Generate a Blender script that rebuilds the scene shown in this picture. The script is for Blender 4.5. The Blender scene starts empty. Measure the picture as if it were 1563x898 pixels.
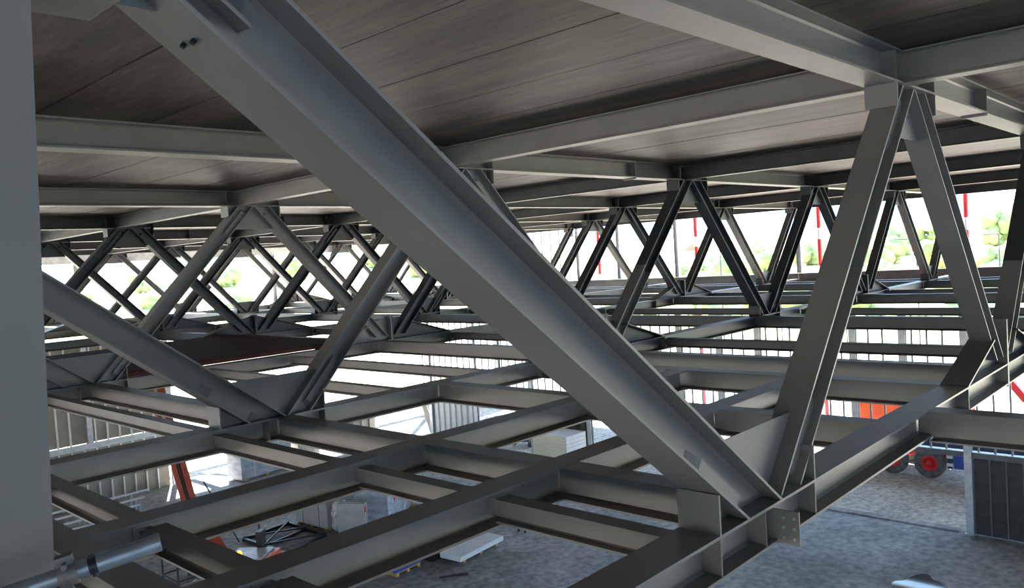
import bpy, math, random
from mathutils import Vector, Matrix
random.seed(7)
SC = bpy.context.scene
COL = SC.collection
PI = math.pi

# ------------------------------------------------------------------ materials
def new_mat(name):
    m = bpy.data.materials.new(name); m.use_nodes = True
    nt = m.node_tree
    return m, nt, nt.nodes['Principled BSDF']

def noise_mat(name, c1, c2, scale=4.0, stretch=(1, 1, 1), rough=0.6, metal=0.0, bump=0.0, detail=6.0, lo=0.35, hi=0.65, spec=0.4):
    m, nt, b = new_mat(name)
    tc = nt.nodes.new('ShaderNodeTexCoord'); mp = nt.nodes.new('ShaderNodeMapping')
    mp.inputs['Scale'].default_value = stretch
    n = nt.nodes.new('ShaderNodeTexNoise'); n.inputs['Scale'].default_value = scale; n.inputs['Detail'].default_value = detail
    r = nt.nodes.new('ShaderNodeValToRGB')
    r.color_ramp.elements[0].position = lo; r.color_ramp.elements[0].color = (*c1, 1)
    r.color_ramp.elements[1].position = hi; r.color_ramp.elements[1].color = (*c2, 1)
    nt.links.new(tc.outputs['Object'], mp.inputs['Vector']); nt.links.new(mp.outputs['Vector'], n.inputs['Vector'])
    nt.links.new(n.outputs['Fac'], r.inputs['Fac']); nt.links.new(r.outputs['Color'], b.inputs['Base Color'])
    b.inputs['Roughness'].default_value = rough; b.inputs['Metallic'].default_value = metal
    b.inputs['Specular IOR Level'].default_value = spec
    if bump:
        bp = nt.nodes.new('ShaderNodeBump'); bp.inputs['Strength'].default_value = bump; bp.inputs['Distance'].default_value = 0.02
        nt.links.new(n.outputs['Fac'], bp.inputs['Height']); nt.links.new(bp.outputs['Normal'], b.inputs['Normal'])
    return m

def two_scale_mat(name, base, dark, light, s1, s2, stretch1=(1, 1, 1), stretch2=(1, 1, 1), rough=0.8, bump=0.15):
    """large stains multiplied with fine grain"""
    m, nt, b = new_mat(name)
    tc = nt.nodes.new('ShaderNodeTexCoord')
    def nz(scale, st, lo, hi, ca, cb, detail=8.0):
        mp = nt.nodes.new('ShaderNodeMapping'); mp.inputs['Scale'].default_value = st
        n = nt.nodes.new('ShaderNodeTexNoise'); n.inputs['Scale'].default_value = scale; n.inputs['Detail'].default_value = detail
        n.inputs['Roughness'].default_value = 0.62
        r = nt.nodes.new('ShaderNodeValToRGB')
        r.color_ramp.elements[0].position = lo; r.color_ramp.elements[0].color = (*ca, 1)
        r.color_ramp.elements[1].position = hi; r.color_ramp.elements[1].color = (*cb, 1)
        nt.links.new(tc.outputs['Object'], mp.inputs['Vector']); nt.links.new(mp.outputs['Vector'], n.inputs['Vector'])
        nt.links.new(n.outputs['Fac'], r.inputs['Fac'])
        return n, r
    n1, r1 = nz(s1, stretch1, 0.38, 0.62, dark, base)
    n2, r2 = nz(s2, stretch2, 0.35, 0.7, (0.55, 0.55, 0.55), light)
    mx = nt.nodes.new('ShaderNodeMixRGB'); mx.blend_type = 'MULTIPLY'; mx.inputs[0].default_value = 1.0
    nt.links.new(r1.outputs['Color'], mx.inputs[1]); nt.links.new(r2.outputs['Color'], mx.inputs[2])
    nt.links.new(mx.outputs['Color'], b.inputs['Base Color'])
    b.inputs['Roughness'].default_value = rough; b.inputs['Specular IOR Level'].default_value = 0.3
    bp = nt.nodes.new('ShaderNodeBump'); bp.inputs['Strength'].default_value = bump; bp.inputs['Distance'].default_value = 0.02
    nt.links.new(n2.outputs['Fac'], bp.inputs['Height']); nt.links.new(bp.outputs['Normal'], b.inputs['Normal'])
    return m

M = {}
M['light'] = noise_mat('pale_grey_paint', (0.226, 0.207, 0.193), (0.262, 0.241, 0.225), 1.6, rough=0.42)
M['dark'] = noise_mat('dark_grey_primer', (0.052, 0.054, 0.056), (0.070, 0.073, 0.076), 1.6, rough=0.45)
M['plank'] = two_scale_mat('precast_concrete', (0.148, 0.115, 0.086), (0.050, 0.042, 0.034), (1.15, 1.1, 1.05), 0.9, 9.0,
                           (2.6, 0.35, 1), (3.0, 0.22, 1), rough=0.5, bump=0.08)
M['floor'] = two_scale_mat('site_concrete', (0.56, 0.57, 0.59), (0.27, 0.28, 0.29), (1.15, 1.15, 1.15), 0.22, 4.5, rough=0.8, bump=0.25)
M['gravel'] = two_scale_mat('gravel', (0.66, 0.63, 0.59), (0.50, 0.47, 0.44), (1.3, 1.28, 1.25), 0.25, 6.0, rough=0.9, bump=0.3)
M['hill'] = noise_mat('meadow', (0.30, 0.32, 0.13), (0.45, 0.43, 0.22), 0.12, rough=0.95, bump=0.3)
M['leaf'] = noise_mat('leafage', (0.20, 0.23, 0.09), (0.40, 0.42, 0.21), 1.4, rough=0.9, bump=0.6)
M['bark'] = noise_mat('bark', (0.06, 0.045, 0.03), (0.10, 0.08, 0.06), 8, rough=0.9)
M['galv'] = noise_mat('galvanised_steel', (0.42, 0.45, 0.48), (0.58, 0.60, 0.62), 5, rough=0.4, metal=0.35)
M['stud'] = noise_mat('zinc_stud', (0.20, 0.22, 0.25), (0.28, 0.30, 0.33), 5, rough=0.5, metal=0.2)
M['rib'] = noise_mat('dull_rib', (0.10, 0.11, 0.12), (0.14, 0.15, 0.16), 5, rough=0.6)
M['whitestud'] = noise_mat('white_profile', (0.70, 0.70, 0.70), (0.80, 0.80, 0.79), 5, rough=0.5)
M['panel_dark'] = noise_mat('dark_cassette', (0.035, 0.035, 0.035), (0.055, 0.052, 0.05), 3, rough=0.6)
M['panel_beige'] = noise_mat('beige_board', (0.30, 0.275, 0.23), (0.36, 0.335, 0.285), 2, rough=0.8)
M['corr'] = noise_mat('pale_sheet', (0.62, 0.60, 0.56), (0.72, 0.70, 0.66), 2, rough=0.5)
M['ply'] = noise_mat('red_brown_ply', (0.055, 0.022, 0.016), (0.085, 0.034, 0.025), 2.2, (1, 3, 1), rough=0.85, spec=0.1)
M['plyedge'] = noise_mat('oxide_edge', (0.13, 0.022, 0.015), (0.17, 0.035, 0.022), 3, rough=0.6)
M['orange'] = noise_mat('orange_paint', (0.62, 0.085, 0.02), (0.72, 0.12, 0.03), 3, rough=0.4)
M['boomred'] = noise_mat('faded_red', (0.30, 0.045, 0.02), (0.38, 0.065, 0.03), 3, rough=0.5)
M['red'] = noise_mat('red_paint', (0.60, 0.02, 0.025), (0.68, 0.035, 0.035), 3, rough=0.4)
M['white'] = noise_mat('white_paint', (0.74, 0.74, 0.74), (0.80, 0.80, 0.80), 3, rough=0.45)
M['black'] = noise_mat('black_steel', (0.018, 0.019, 0.024), (0.03, 0.032, 0.04), 4, rough=0.45)
M['rubber'] = noise_mat('rubber', (0.08, 0.08, 0.08), (0.15, 0.145, 0.14), 6, rough=0.85)
M['blue'] = noise_mat('blue_paint', (0.03, 0.07, 0.34), (0.045, 0.10, 0.42), 3, rough=0.45)
M['bluedark'] = noise_mat('dark_blue_paint', (0.03, 0.04, 0.10), (0.04, 0.055, 0.13), 3, rough=0.5)
M['foam'] = noise_mat('white_foam', (0.74, 0.76, 0.80), (0.82, 0.83, 0.86), 2, rough=0.7)
M['insul'] = noise_mat('cream_insulation', (0.78, 0.70, 0.52), (0.86, 0.79, 0.62), 3, (1, 1, 9), rough=0.8)
M['insulwrap'] = noise_mat('printed_film', (0.76, 0.76, 0.80), (0.84, 0.84, 0.86), 3, rough=0.35)
M['glass'] = noise_mat('bluish_glass_pack', (0.32, 0.36, 0.42), (0.52, 0.56, 0.62), 2.4, (1, 1, 3), rough=0.25)
M['film'] = noise_mat('crumpled_film', (0.45, 0.46, 0.48), (0.85, 0.86, 0.88), 7, rough=0.25, bump=0.8)
M['card'] = noise_mat('cardboard', (0.50, 0.45, 0.38), (0.58, 0.53, 0.45), 3, rough=0.8)
M['greybox'] = noise_mat('grey_board', (0.42, 0.42, 0.42), (0.52, 0.52, 0.51), 3, rough=0.7)
M['wood'] = noise_mat('ochre_timber', (0.50, 0.29, 0.09), (0.62, 0.39, 0.14), 3, (1, 6, 6), rough=0.75)
M['tube'] = noise_mat('scaffold_zinc', (0.30, 0.33, 0.37), (0.42, 0.45, 0.49), 6, rough=0.38, metal=0.6)
M['rust'] = noise_mat('dull_forged', (0.17, 0.165, 0.165), (0.26, 0.25, 0.25), 14, rough=0.6, metal=0.4, bump=0.4)
M['render'] = noise_mat('house_render', (0.66, 0.63, 0.58), (0.74, 0.71, 0.66), 2, rough=0.9)
M['roof'] = noise_mat('roof_tile', (0.25, 0.12, 0.09), (0.33, 0.17, 0.12), 4, rough=0.9)
m, nt, b = new_mat('puddle_water'); b.inputs['Base Color'].default_value = (0.05, 0.06, 0.07, 1); b.inputs['Roughness'].default_value = 0.04
M['water'] = m
m, nt, b = new_mat('beacon_glow'); b.inputs['Base Color'].default_value = (1, 0.35, 0.02, 1)
b.inputs['Emission Color'].default_value = (1, 0.32, 0.02, 1); b.inputs['Emission Strength'].default_value = 3.0
M['beacon'] = m

# ------------------------------------------------------------------ mesh builder
class MB:
    def __init__(s): s.v = []; s.f = []; s.mi = []; s.sm = []; s.cur = 0
    def add(s, vs, fs, smooth=False):
        o = len(s.v); s.v += [Vector(v) for v in vs]
        for f in fs: s.f.append([i + o for i in f]); s.mi.append(s.cur); s.sm.append(smooth)
        return s
    def box(s, x0, x1, y0, y1, z0, z1):
        vs = [(x, y, z) for z in (z0, z1) for y in (y0, y1) for x in (x0, x1)]
        return s.add(vs, [(0, 2, 3, 1), (4, 5, 7, 6), (0, 1, 5, 4), (2, 6, 7, 3), (0, 4, 6, 2), (1, 3, 7, 5)])
    def obox(s, c, ax, ay, az, hx, hy, hz):
        c = Vector(c); ax, ay, az = Vector(ax).normalized(), Vector(ay).normalized(), Vector(az).normalized()
        vs = [c + ax * (hx * i) + ay * (hy * j) + az * (hz * k) for k in (-1, 1) for j in (-1, 1) for i in (-1, 1)]
        return s.add(vs, [(0, 2, 3, 1), (4, 5, 7, 6), (0, 1, 5, 4), (2, 6, 7, 3), (0, 4, 6, 2), (1, 3, 7, 5)])
    def bar(s, p0, p1, w, d, n=(0, 0, 1)):
        p0, p1 = Vector(p0), Vector(p1); t = (p1 - p0); L = t.length; t.normalize()
        n = Vector(n); n = (n - t * n.dot(t)).normalized(); sd = t.cross(n)
        return s.obox((p0 + p1) / 2, t, sd, n, L / 2, w / 2, d / 2)
    def prism(s, poly, axis, a0, a1):
        """poly in the two other axes, extruded on axis ('x','y','z')"""
        def P(u, v, w):
            return {'x': (w, u, v), 'y': (u, w, v), 'z': (u, v, w)}[axis]
        n = len(poly)
        vs = [P(u, v, a0) for u, v in poly] + [P(u, v, a1) for u, v in poly]
        fs = [list(range(n))[::-1], list(range(n, 2 * n))] + [(i, (i + 1) % n, n + (i + 1) % n, n + i) for i in range(n)]
        return s.add(vs, fs)
    def hsec(s, p0, p1, n, w, d, tf, tw, cuts=None, mats=None, mitre=(None, None)):
        """wide-flange section; n = depth direction (normal of the flanges)"""
        p0, p1 = Vector(p0), Vector(p1); t = (p1 - p0).normalized(); n = Vector(n); n = (n - t * n.dot(t)).normalized(); sd = t.cross(n)
        W, D, k, r = w / 2, d / 2, tw / 2, min(0.018, tf)
        pr = [(-W, -D), (W, -D), (W, -D + tf), (k + r, -D + tf), (k, -D + tf + r), (k, D - tf - r), (k + r, D - tf), (W, D - tf), (W, D), (-W, D), (-W, D - tf),
              (-k - r, D - tf), (-k, D - tf - r), (-k, -D + tf + r), (-k - r, -D + tf), (-W, -D + tf)]
        st = [0.0] + (cuts or []) + [1.0]; N = len(pr); old = s.cur
        for a in range(len(st) - 1):
            if mats: s.cur = mats[a]
            q0, q1 = p0.lerp(p1, st[a]), p0.lerp(p1, st[a + 1])
            vs = [q + sd * u + n * v for q in (q0, q1) for u, v in pr]
            if a == 0 and mitre[0] is not None: vs[:N] = [p + t * ((mitre[0] - p.z) / t.z) for p in vs[:N]]
            if a == len(st) - 2 and mitre[1] is not None: vs[N:] = [p + t * ((mitre[1] - p.z) / t.z) for p in vs[N:]]
            fs = [(i, (i + 1) % N, N + (i + 1) % N, N + i) for i in range(N)]
            if a == 0: fs.append(list(range(N))[::-1])
            if a == len(st) - 2: fs.append(list(range(N, 2 * N)))
            s.add(vs, fs)
        s.cur = old
        return s
    def tube(s, p0, p1, r0, r1=None, seg=16, cap=True):
        r1 = r0 if r1 is None else r1
        p0, p1 = Vector(p0), Vector(p1); t = (p1 - p0).normalized()
        a = t.orthogonal().normalized(); bb = t.cross(a)
        vs = [p + a * (r * math.cos(2 * PI * i / seg)) + bb * (r * math.sin(2 * PI * i / seg)) for p, r in ((p0, r0), (p1, r1)) for i in range(seg)]
        s.add(vs, [(i, (i + 1) % seg, seg + (i + 1) % seg, seg + i) for i in range(seg)], True)
        if cap:
            s.add(vs[:seg], [list(range(seg))[::-1]]); s.add(vs[seg:], [list(range(seg))])
        return s
    def lathe(s, c, axis, prof, seg=28):
        """prof = [(offset along axis, radius)]"""
        c = Vector(c); t = Vector(axis).normalized(); a = t.orthogonal().normalized(); bb = t.cross(a); vs = []
        for h, r in prof:
            vs += [c + t * h + a * (r * math.cos(2 * PI * i / seg)) + bb * (r * math.sin(2 * PI * i / seg)) for i in range(seg)]
        fs = []
        for k in range(len(prof) - 1):
            for i in range(seg): fs.append((k * seg + i, k * seg + (i + 1) % seg, (k + 1) * seg + (i + 1) % seg, (k + 1) * seg + i))
        return s.add(vs, fs, True)
    def build(s, name, mat, parent=None, loc=None, structure=False):
        me = bpy.data.meshes.new(name)
        off = Vector(loc) if loc is not None else (parent_off(parent) if parent else Vector((0, 0, 0)))
        me.from_pydata([tuple(v - off) for v in s.v], [], s.f)
        mats = mat if isinstance(mat, (list, tuple)) else [mat]
        for x in mats: me.materials.append(x)
        for p, mi, smo in zip(me.polygons, s.mi, s.sm): p.material_index = mi; p.use_smooth = smo
        me.update()
        o = bpy.data.objects.new(name, me); COL.objects.link(o)
        if parent:
            o.parent = parent; o.location = off - parent_off(parent)
        else:
            o.location = off
        if structure: o['kind'] = 'structure'
        return o

OFF = {}
def parent_off(p):
    return OFF.get(p.name, Vector((0, 0, 0)))

def tag(o, label, cat, group=None, kind='thing'):
    o['label'] = label; o['category'] = cat
    if group: o['group'] = group
    if kind: o['kind'] = kind
    return o

def thing(name, label, cat, loc=(0, 0, 0), group=None):
    o = bpy.data.objects.new(name, None); COL.objects.link(o); o.location = loc
    o.empty_display_size = 0.2
    OFF[o.name] = Vector(loc)
    return tag(o, label, cat, group)

def part(mb, name, mat, parent):
    o = mb.build(name, mat, parent); OFF[o.name] = parent_off(parent)
    return o

# ------------------------------------------------------------------ dimensions (metres)
A = 7.2            # truss panel
B = 6.89           # truss spacing
H = 3.419          # clear height between chords
DL, DU = 0.30, 0.34
CW = 0.318         # chord flange width
ZG = -6.84         # ground slab
ZC = H + DU        # underside of the planks
XF = 19.55         # ground-floor facade line
XE = 32.4          # upper edge of the building
YB = 31.2          # rear ground-floor wall
YE = 6 * B
XCOL = -4.97
TY = [k * B for k in range(7)]
ORD = ['first', 'second', 'third', 'fourth', 'fifth', 'sixth', 'seventh']

# ------------------------------------------------------------------ camera
R = Matrix(((0.6830599152693131, -0.7276346839424583, -0.06306281690693274),
            (-0.07655481186856211, 0.014539634144695446, -0.996959357154898),
            (0.7263391170328415, 0.6858107361093854, -0.04577249507133308)))
cam = bpy.data.cameras.new('camera'); cam.sensor_width = 36.0; cam.lens = 1219.13 / 1563 * 36.0
cam.clip_start = 0.05; cam.clip_end = 3000
co = bpy.data.objects.new('camera', cam); COL.objects.link(co)
rt, dn, fw = R[0], R[1], R[2]
mw = Matrix((( rt[0], -dn[0], -fw[0], -5.5928), (rt[1], -dn[1], -fw[1], -2.7886), (rt[2], -dn[2], -fw[2], 1.9164), (0, 0, 0, 1)))
co.matrix_world = mw
SC.camera = co

# ------------------------------------------------------------------ light
w = bpy.data.worlds.new('sky'); SC.world = w; w.use_nodes = True
bg = w.node_tree.nodes['Background']
bg.inputs['Color'].default_value = (0.43, 0.70, 1.0, 1); bg.inputs['Strength'].default_value = 2.8
sun = bpy.data.lights.new('sun', 'SUN'); sun.energy = 34.0; sun.angle = math.radians(0.8); sun.color = (1.0, 0.90, 0.76)
so = bpy.data.objects.new('sun', sun); COL.objects.link(so)
so.location = (40, 60, 60)
so.rotation_euler = Vector((6.8, 13.6, 10.6)).to_track_quat('Z', 'Y').to_euler()

# ------------------------------------------------------------------ steel trusses
def uz(z0, z1): return (z0 + z1) / 2

def box_plates(t, Y, xs, z0, z1, tone, name):
    for x in xs:
        part(MB().box(x - 0.009, x + 0.009, Y - CW / 2, Y + CW / 2, z0, z1), name, M[tone], t)

def stiffener(t, Y, x, zlo, zhi, tone):
    for sg in (-1, 1):
        y0, y1 = sorted((Y + sg * 0.008, Y + sg * (CW / 2 - 0.004)))
        part(MB().box(x - 0.007, x + 0.007, y0, y1, zlo + 0.022, zhi - 0.022), 'stiffener', M[tone], t)

def diag(t, Y, p0, p1, tone, wd=0.26, dp=0.27, cuts=None, mats=None, matlist=None, splice=(1, 1)):
    """p0, p1 = (x, z) on the centre line"""
    a, b_ = Vector((p0[0], Y, p0[1])), Vector((p1[0], Y, p1[1]))
    ax = (b_ - a).normalized(); n = Vector((-ax.z, 0, ax.x))
    if n.z < 0: n = -n
    mt = tuple((z if (abs(z) < 0.2 or abs(z - H) < 1e-4) else None) for z in (p0[1], p1[1]))
    mt = tuple(None if z is None else (z + 0.001 if z < 1 else z - 0.001) for z in mt)
    o = part(MB().hsec(a, b_, n, wd, dp, 0.02, 0.012, cuts, mats, mt), 'diagonal', matlist or M[tone], t)
    L = (b_ - a).length
    for end, on in ((0, splice[0]), (1, splice[1])):     # splice plates in the channels near the member ends
        if not on: continue
        s0 = 0.22 if end == 0 else L - 0.12 - 0.62
        for sg in (-1, 1):
            h = 0.05; c0, c1 = (0.06, 0.14) if end == 0 else (0.14, 0.06); pl = [(s0 - c0, 0), (s0, h), (s0 + 0.62, h), (s0 + 0.62 + c1, 0)]
            lo, hi_ = -dp / 2 + 0.021, -0.005
            vs = [a + ax * u + Vector((0, sg * (0.007 + v), 0)) + n * q for q in (lo, hi_) for u, v in pl]
            sp = MB().add(vs, [(3, 2, 1, 0), (4, 5, 6, 7), (0, 1, 5, 4), (1, 2, 6, 5), (2, 3, 7, 6), (3, 0, 4, 7)])
            part(sp, 'splice_plate', M[tone], o)
    return o

def lower_node(t, Y, x, tone, end=False):
    xl = x - (0.95 if end else 0.60)
    box_plates(t, Y, (xl, x + 0.57), 0.0, 0.27, tone, 'end_plate')
    for xx in (xl, x - 0.3, x + 0.57): stiffener(t, Y, xx, -DL, 0, tone)
    g = [(x - (0.88 if end else 0.55), 0.002), (x + 0.55, 0.002), (x + 0.66, 0.54), (x - (0.88 if end else 0.66), 0.54)]
    part(MB().prism(g, 'y', Y - 0.005, Y + 0.005), 'gusset_plate', M[tone], t)

def upper_node(t, Y, x, tone, left=True, right=True):
    xs = ([x - 0.64] if left else []) + ([x + 0.62] if right else [])
    box_plates(t, Y, xs, H - 0.23, H, tone, 'end_plate')
    for xx in xs + [x]: stiffener(t, Y, xx, H, H + DU, tone)
    g = [(x - (0.62 if left else 0.05), H - 0.002), (x - (0.62 if left else 0.05), H - 0.5), (x + (0.62 if right else 0.05), H - 0.5), (x + (0.62 if right else 0.05), H - 0.002)]
    part(MB().prism(g, 'y', Y - 0.005, Y + 0.005), 'gusset_plate', M[tone], t)

def haunch(t, Y, x, sg, tone):
    """half of a splice node: web triangle, sloping cover plate, head plate; sg=-1 on the -x side"""
    hz, ln = 0.60, 2.05
    x0 = x + sg * 0.035
    g = [(x0, 0.0), (x0, hz), (x + sg * ln, 0.0)]
    part(MB().prism(g, 'y', Y - 0.0042, Y + 0.0042), 'gusset_plate', M[tone], t)
    a, b_ = Vector((x0, Y, hz)), Vector((x + sg * ln, Y, 0.0))
    part(MB().bar(a.lerp(b_, 0.32), b_, CW - 0.002, 0.022, (0, 0, 1)), 'haunch_plate', M[tone], t)
    x1, x2 = sorted((x + sg * 0.004, x + sg * 0.034))
    part(MB().box(x1, x2, Y - CW / 2 - 0.004, Y + CW / 2 + 0.004, -DL - 0.03, hz + 0.02), 'end_plate', M[tone], t)
    stiffener(t, Y, x + sg * ln, -DL, 0, tone)

OFFD = 0.19
def run_diags(t, Y, n0, n1, tone, ends=None, two=None):
    """all diagonals from lower node n0 to lower node n1 (integers)"""
    n = n0
    while n < n1:
        if n + 0.5 <= n1 + 1e-6:
            p0, p1 = (n * A + OFFD, 0.0), ((n + .5) * A - OFFD, H)
            if n % 2 == 1: p0 = (n * A + 0.28, 0.10)
            if two and n == n0:
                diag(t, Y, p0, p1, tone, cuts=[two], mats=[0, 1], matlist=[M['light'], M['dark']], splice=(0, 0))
            else:
                diag(t, Y, p0, p1, tone, splice=(n % 2 == 0, 1))
        if n + 1 <= n1 + 1e-6:
            p0, p1 = ((n + .5) * A + OFFD, H), ((n + 1) * A - OFFD, 0.0)
            if (n + 1) % 2 == 1: p1 = ((n + 1) * A - 0.28, 0.10)
            diag(t, Y, p0, p1, tone, splice=(1, (n + 1) % 2 == 0))
        n += 1

def chords(t, Y, xl0, xl1, xu0, xu1, tone):
    part(MB().hsec((xl0, Y, -DL / 2), (xl1, Y, -DL / 2), (0, 0, 1), CW, DL, 0.022, 0.014), 'lower_chord', M[tone], t)
    part(MB().hsec((xu0, Y, H + DU / 2), (xu1, Y, H + DU / 2), (0, 0, 1), CW, DU, 0.022, 0.014), 'upper_chord', M[tone], t)

TL = {
 (0, 'a'): 'pale grey steel truss whose huge diagonal slants across the whole view',
 (0, 'b'): 'dark grey truss length bolted onto the splice of the huge-diagonal truss',
 (1, 'a'): 'pale grey steel truss second in line, directly behind the huge diagonal',
 (1, 'b'): 'dark grey truss length continuing the second pale truss, with a two-tone first diagonal',
 (1, 'c'): 'dark grey end length of the second truss, meeting the sunny open edge',
 (2, 'a'): 'pale grey steel truss third in line, beside the red-brown plywood deck',
 (2, 'b'): 'dark grey truss length continuing the third pale truss beyond its splice',
 (2, 'c'): 'dark grey end length of the third truss, before the grassy bank',
 (0, 'c'): 'dark grey end length of the huge-diagonal truss, at the picture edge',
}
for k in range(3, 7):
    e = ['just behind the plywood deck', 'two rows behind the plywood deck', 'three rows behind the plywood deck', 'along the bright rear edge'][k - 3]
    TL[(k, 'a')] = 'dark grey truss start length, ' + ORD[k] + ' in line, ' + e
    TL[(k, 'b')] = 'dark grey truss middle length, ' + ORD[k] + ' in line, ' + e
    TL[(k, 'c')] = 'dark grey truss end length, ' + ORD[k] + ' in line, ' + e
XS = {0: 6.55, 1: 8.5, 2: 8.5, 3: 8.5, 4: 8.5, 5: 8.5, 6: 8.5}
X2 = 3 * A + 1.3
GAP = 0.004
for k in range(7):
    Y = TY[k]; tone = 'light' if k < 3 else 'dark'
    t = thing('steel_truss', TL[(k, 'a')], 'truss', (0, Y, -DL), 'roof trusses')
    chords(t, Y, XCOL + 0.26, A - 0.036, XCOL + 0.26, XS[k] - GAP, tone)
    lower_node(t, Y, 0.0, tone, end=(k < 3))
    if k < 3:
        # long end diagonal to the column, with its short horizontal bracket
        z = lambda x: -0.755 * x - 0.23
        d = diag(t, Y, (-0.30, 0.0), (XCOL + 0.32, z(XCOL + 0.32)), tone, 0.33, 0.33, splice=(1, 0))
        axd = Vector((-1, 0, 0.755)).normalized(); e1 = Vector((XCOL + 0.32, Y, z(XCOL + 0.32)))
        for sg in (-1, 1):
            part(MB().obox(e1 - axd * 0.42 + Vector((0, sg * 0.052, 0)), axd, (0, 1, 0), axd.cross(Vector((0, 1, 0))), 0.34, 0.045, 0.008), 'splice_plate', M[tone], d)
        if k == 0:
            ax = Vector((-1, 0, 0.755)).normalized(); n = Vector((-ax.z, 0, ax.x))
            nl = Vector((-0.604, 0, -0.797))
            for c in (Vector((-4.226, 0.039, 2.774)), Vector((-4.223, -0.033, 2.771))):
                part(MB().tube(c - nl * 0.02, c + nl * 0.034, 0.010, seg=10), 'bolt', M['black'], d)
        part(MB().box(XCOL + 0.20, XCOL + 0.46, Y - CW / 2, Y + CW / 2, 2.825, 2.845), 'bracket_plate', M[tone], t)
        part(MB().box(XCOL + 0.24, XCOL + 0.95, Y - 0.006, Y + 0.006, 2.846, H), 'gusset_plate', M[tone], t)
    run_diags(t, Y, 0, 1, tone)
    upper_node(t, Y, A / 2, tone)
    haunch(t, Y, A, -1, tone)
    box_plates(t, Y, (XS[k] - GAP - 0.012,), H - 0.03, H + DU - 0.002, tone, 'end_plate')
    if k == 0:
        f = MB().box(-0.128, -0.112, -CW / 2 - 0.165, -0.008, -0.30, -0.05)
        fp = part(f, 'fin_plate', M[tone], t)
        for yy in (-0.21, -0.29):
            for zz in (-0.10, -0.175, -0.25):
                part(MB().tube((-0.140, yy, zz), (-0.100, yy, zz), 0.012, seg=8), 'bolt', M['galv'], fp)
    # second length
    t = thing('steel_truss', TL[(k, 'b')], 'truss', (A, Y, -DL), 'roof trusses')
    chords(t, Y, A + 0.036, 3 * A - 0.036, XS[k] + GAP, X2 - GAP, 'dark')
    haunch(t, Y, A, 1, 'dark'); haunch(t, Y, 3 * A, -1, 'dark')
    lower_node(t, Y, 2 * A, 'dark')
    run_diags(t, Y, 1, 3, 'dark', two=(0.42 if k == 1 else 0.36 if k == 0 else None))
    upper_node(t, Y, 1.5 * A, 'dark'); upper_node(t, Y, 2.5 * A, 'dark')
    # third length
    t = thing('steel_truss', TL[(k, 'c')], 'truss', (3 * A, Y, -DL), 'roof trusses')
    chords(t, Y, 3 * A + 0.036, XE - 0.17, X2 + GAP, XE - 0.17, 'dark')
    haunch(t, Y, 3 * A, 1, 'dark'); lower_node(t, Y, 4 * A, 'dark')
    run_diags(t, Y, 3, 4, 'dark')
    diag(t, Y, (4 * A + OFFD, 0), (4.5 * A - 0.33, H), 'dark', splice=(1, 0))
    upper_node(t, Y, 3.5 * A, 'dark'); upper_node(t, Y, 4.5 * A - 0.2, 'dark', right=False)

# ------------------------------------------------------------------ beams
def beam_y(name, x, y0, y1, ztop, d, wd, tone, label, cat, group, web0=0.15, web1=0.15):
    """I-beam along y with coped ends: flanges stop at the chord flanges, the web runs on to the chord web"""
    t = thing(name, label, cat, (x, (y0 + y1) / 2, ztop - d), group)
    g = 0.004
    part(MB().hsec((x, y0 + g, ztop - d / 2), (x, y1 - g, ztop - d / 2), (0, 0, 1), wd, d, 0.018, 0.011), 'web_and_flanges', M[tone], t)
    if web0: part(MB().box(x - 0.0045, x + 0.0045, y0 - web0 + 0.012, y0 + 0.06, ztop - d + 0.03, ztop - 0.03), 'end_tab', M[tone], t)
    if web1: part(MB().box(x - 0.0045, x + 0.0045, y1 - 0.06, y1 + web1 - 0.012, ztop - d + 0.03, ztop - 0.03), 'end_tab', M[tone], t)
    return t

def beam_x(name, y, x0, x1, ztop, d, wd, tone, label, cat, group):
    t = thing(name, label, cat, ((x0 + x1) / 2, y, ztop - d), group)
    part(MB().hsec((x0, y, ztop - d / 2), (x1, y, ztop - d / 2), (0, 0, 1), wd, d, 0.02, 0.012), 'web_and_flanges', M[tone], t)
    return t

hw = CW / 2
YA1, YA2 = 0.58 * 3.4188, 1.135 * 3.4188           # the two lengthwise floor beams of the first bay
AW = 0.30
for nm, y, lab in (('floor_beam', YA1, 'long pale grey floor beam passing just behind the huge diagonal truss'),
                   ('floor_beam', YA2, 'long pale grey floor beam midway between the first and second trusses')):
    t = beam_x(nm, y, XCOL + 0.2, 5.15, 0, DL, AW, 'light', lab, 'beam', 'lengthwise floor beams')
    for x in (-3.02,):                                # bolted cleats on the visible side, backing the joists
        c = part(MB().box(x - 0.14, x + 0.14, y - 0.026, y - 0.007, -0.20, -0.06), 'cleat_plate', M['light'], t)
        for dx in (-0.07, 0.07):
            part(MB().tube((x + dx, y - 0.026, -0.12), (x + dx, y - 0.044, -0.12), 0.019, seg=6), 'bolt', M['rust'], c)

cells = [(0 + hw, YA1 - AW / 2, 'between the huge-diagonal truss and the next floor beam'),
         (YA1 + AW / 2, YA2 - AW / 2, 'between the two long floor beams'),
         (YA2 + AW / 2, B - hw, 'between a long floor beam and the second truss')]
mains1 = [(-3.66, 'beside the scaffold tube'), (-0.07, 'at the foot of the huge diagonal'), (2.80, 'one step past the huge diagonal foot')]
for x, xl in mains1:
    for y0, y1, yl in cells:
        beam_y('floor_beam', x, y0, y1, 0, DL, 0.26, 'light', 'pale grey cross beam %s, %s' % (yl.replace('between ', 'linking ', 1).replace('linking the huge-diagonal truss and the next floor beam', 'off the huge-diagonal truss').replace('linking the two long floor beams', 'between the two long beams').replace('linking a long floor beam and the second truss', 'off the second truss'), xl), 'beam', 'pale cross beams of the floor')
beam_y('floor_beam', 5.28, hw, B - hw, 0, DL, 0.26, 'light', 'pale grey cross beam closing off the two long floor beams', 'beam', 'pale cross beams of the floor')
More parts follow.
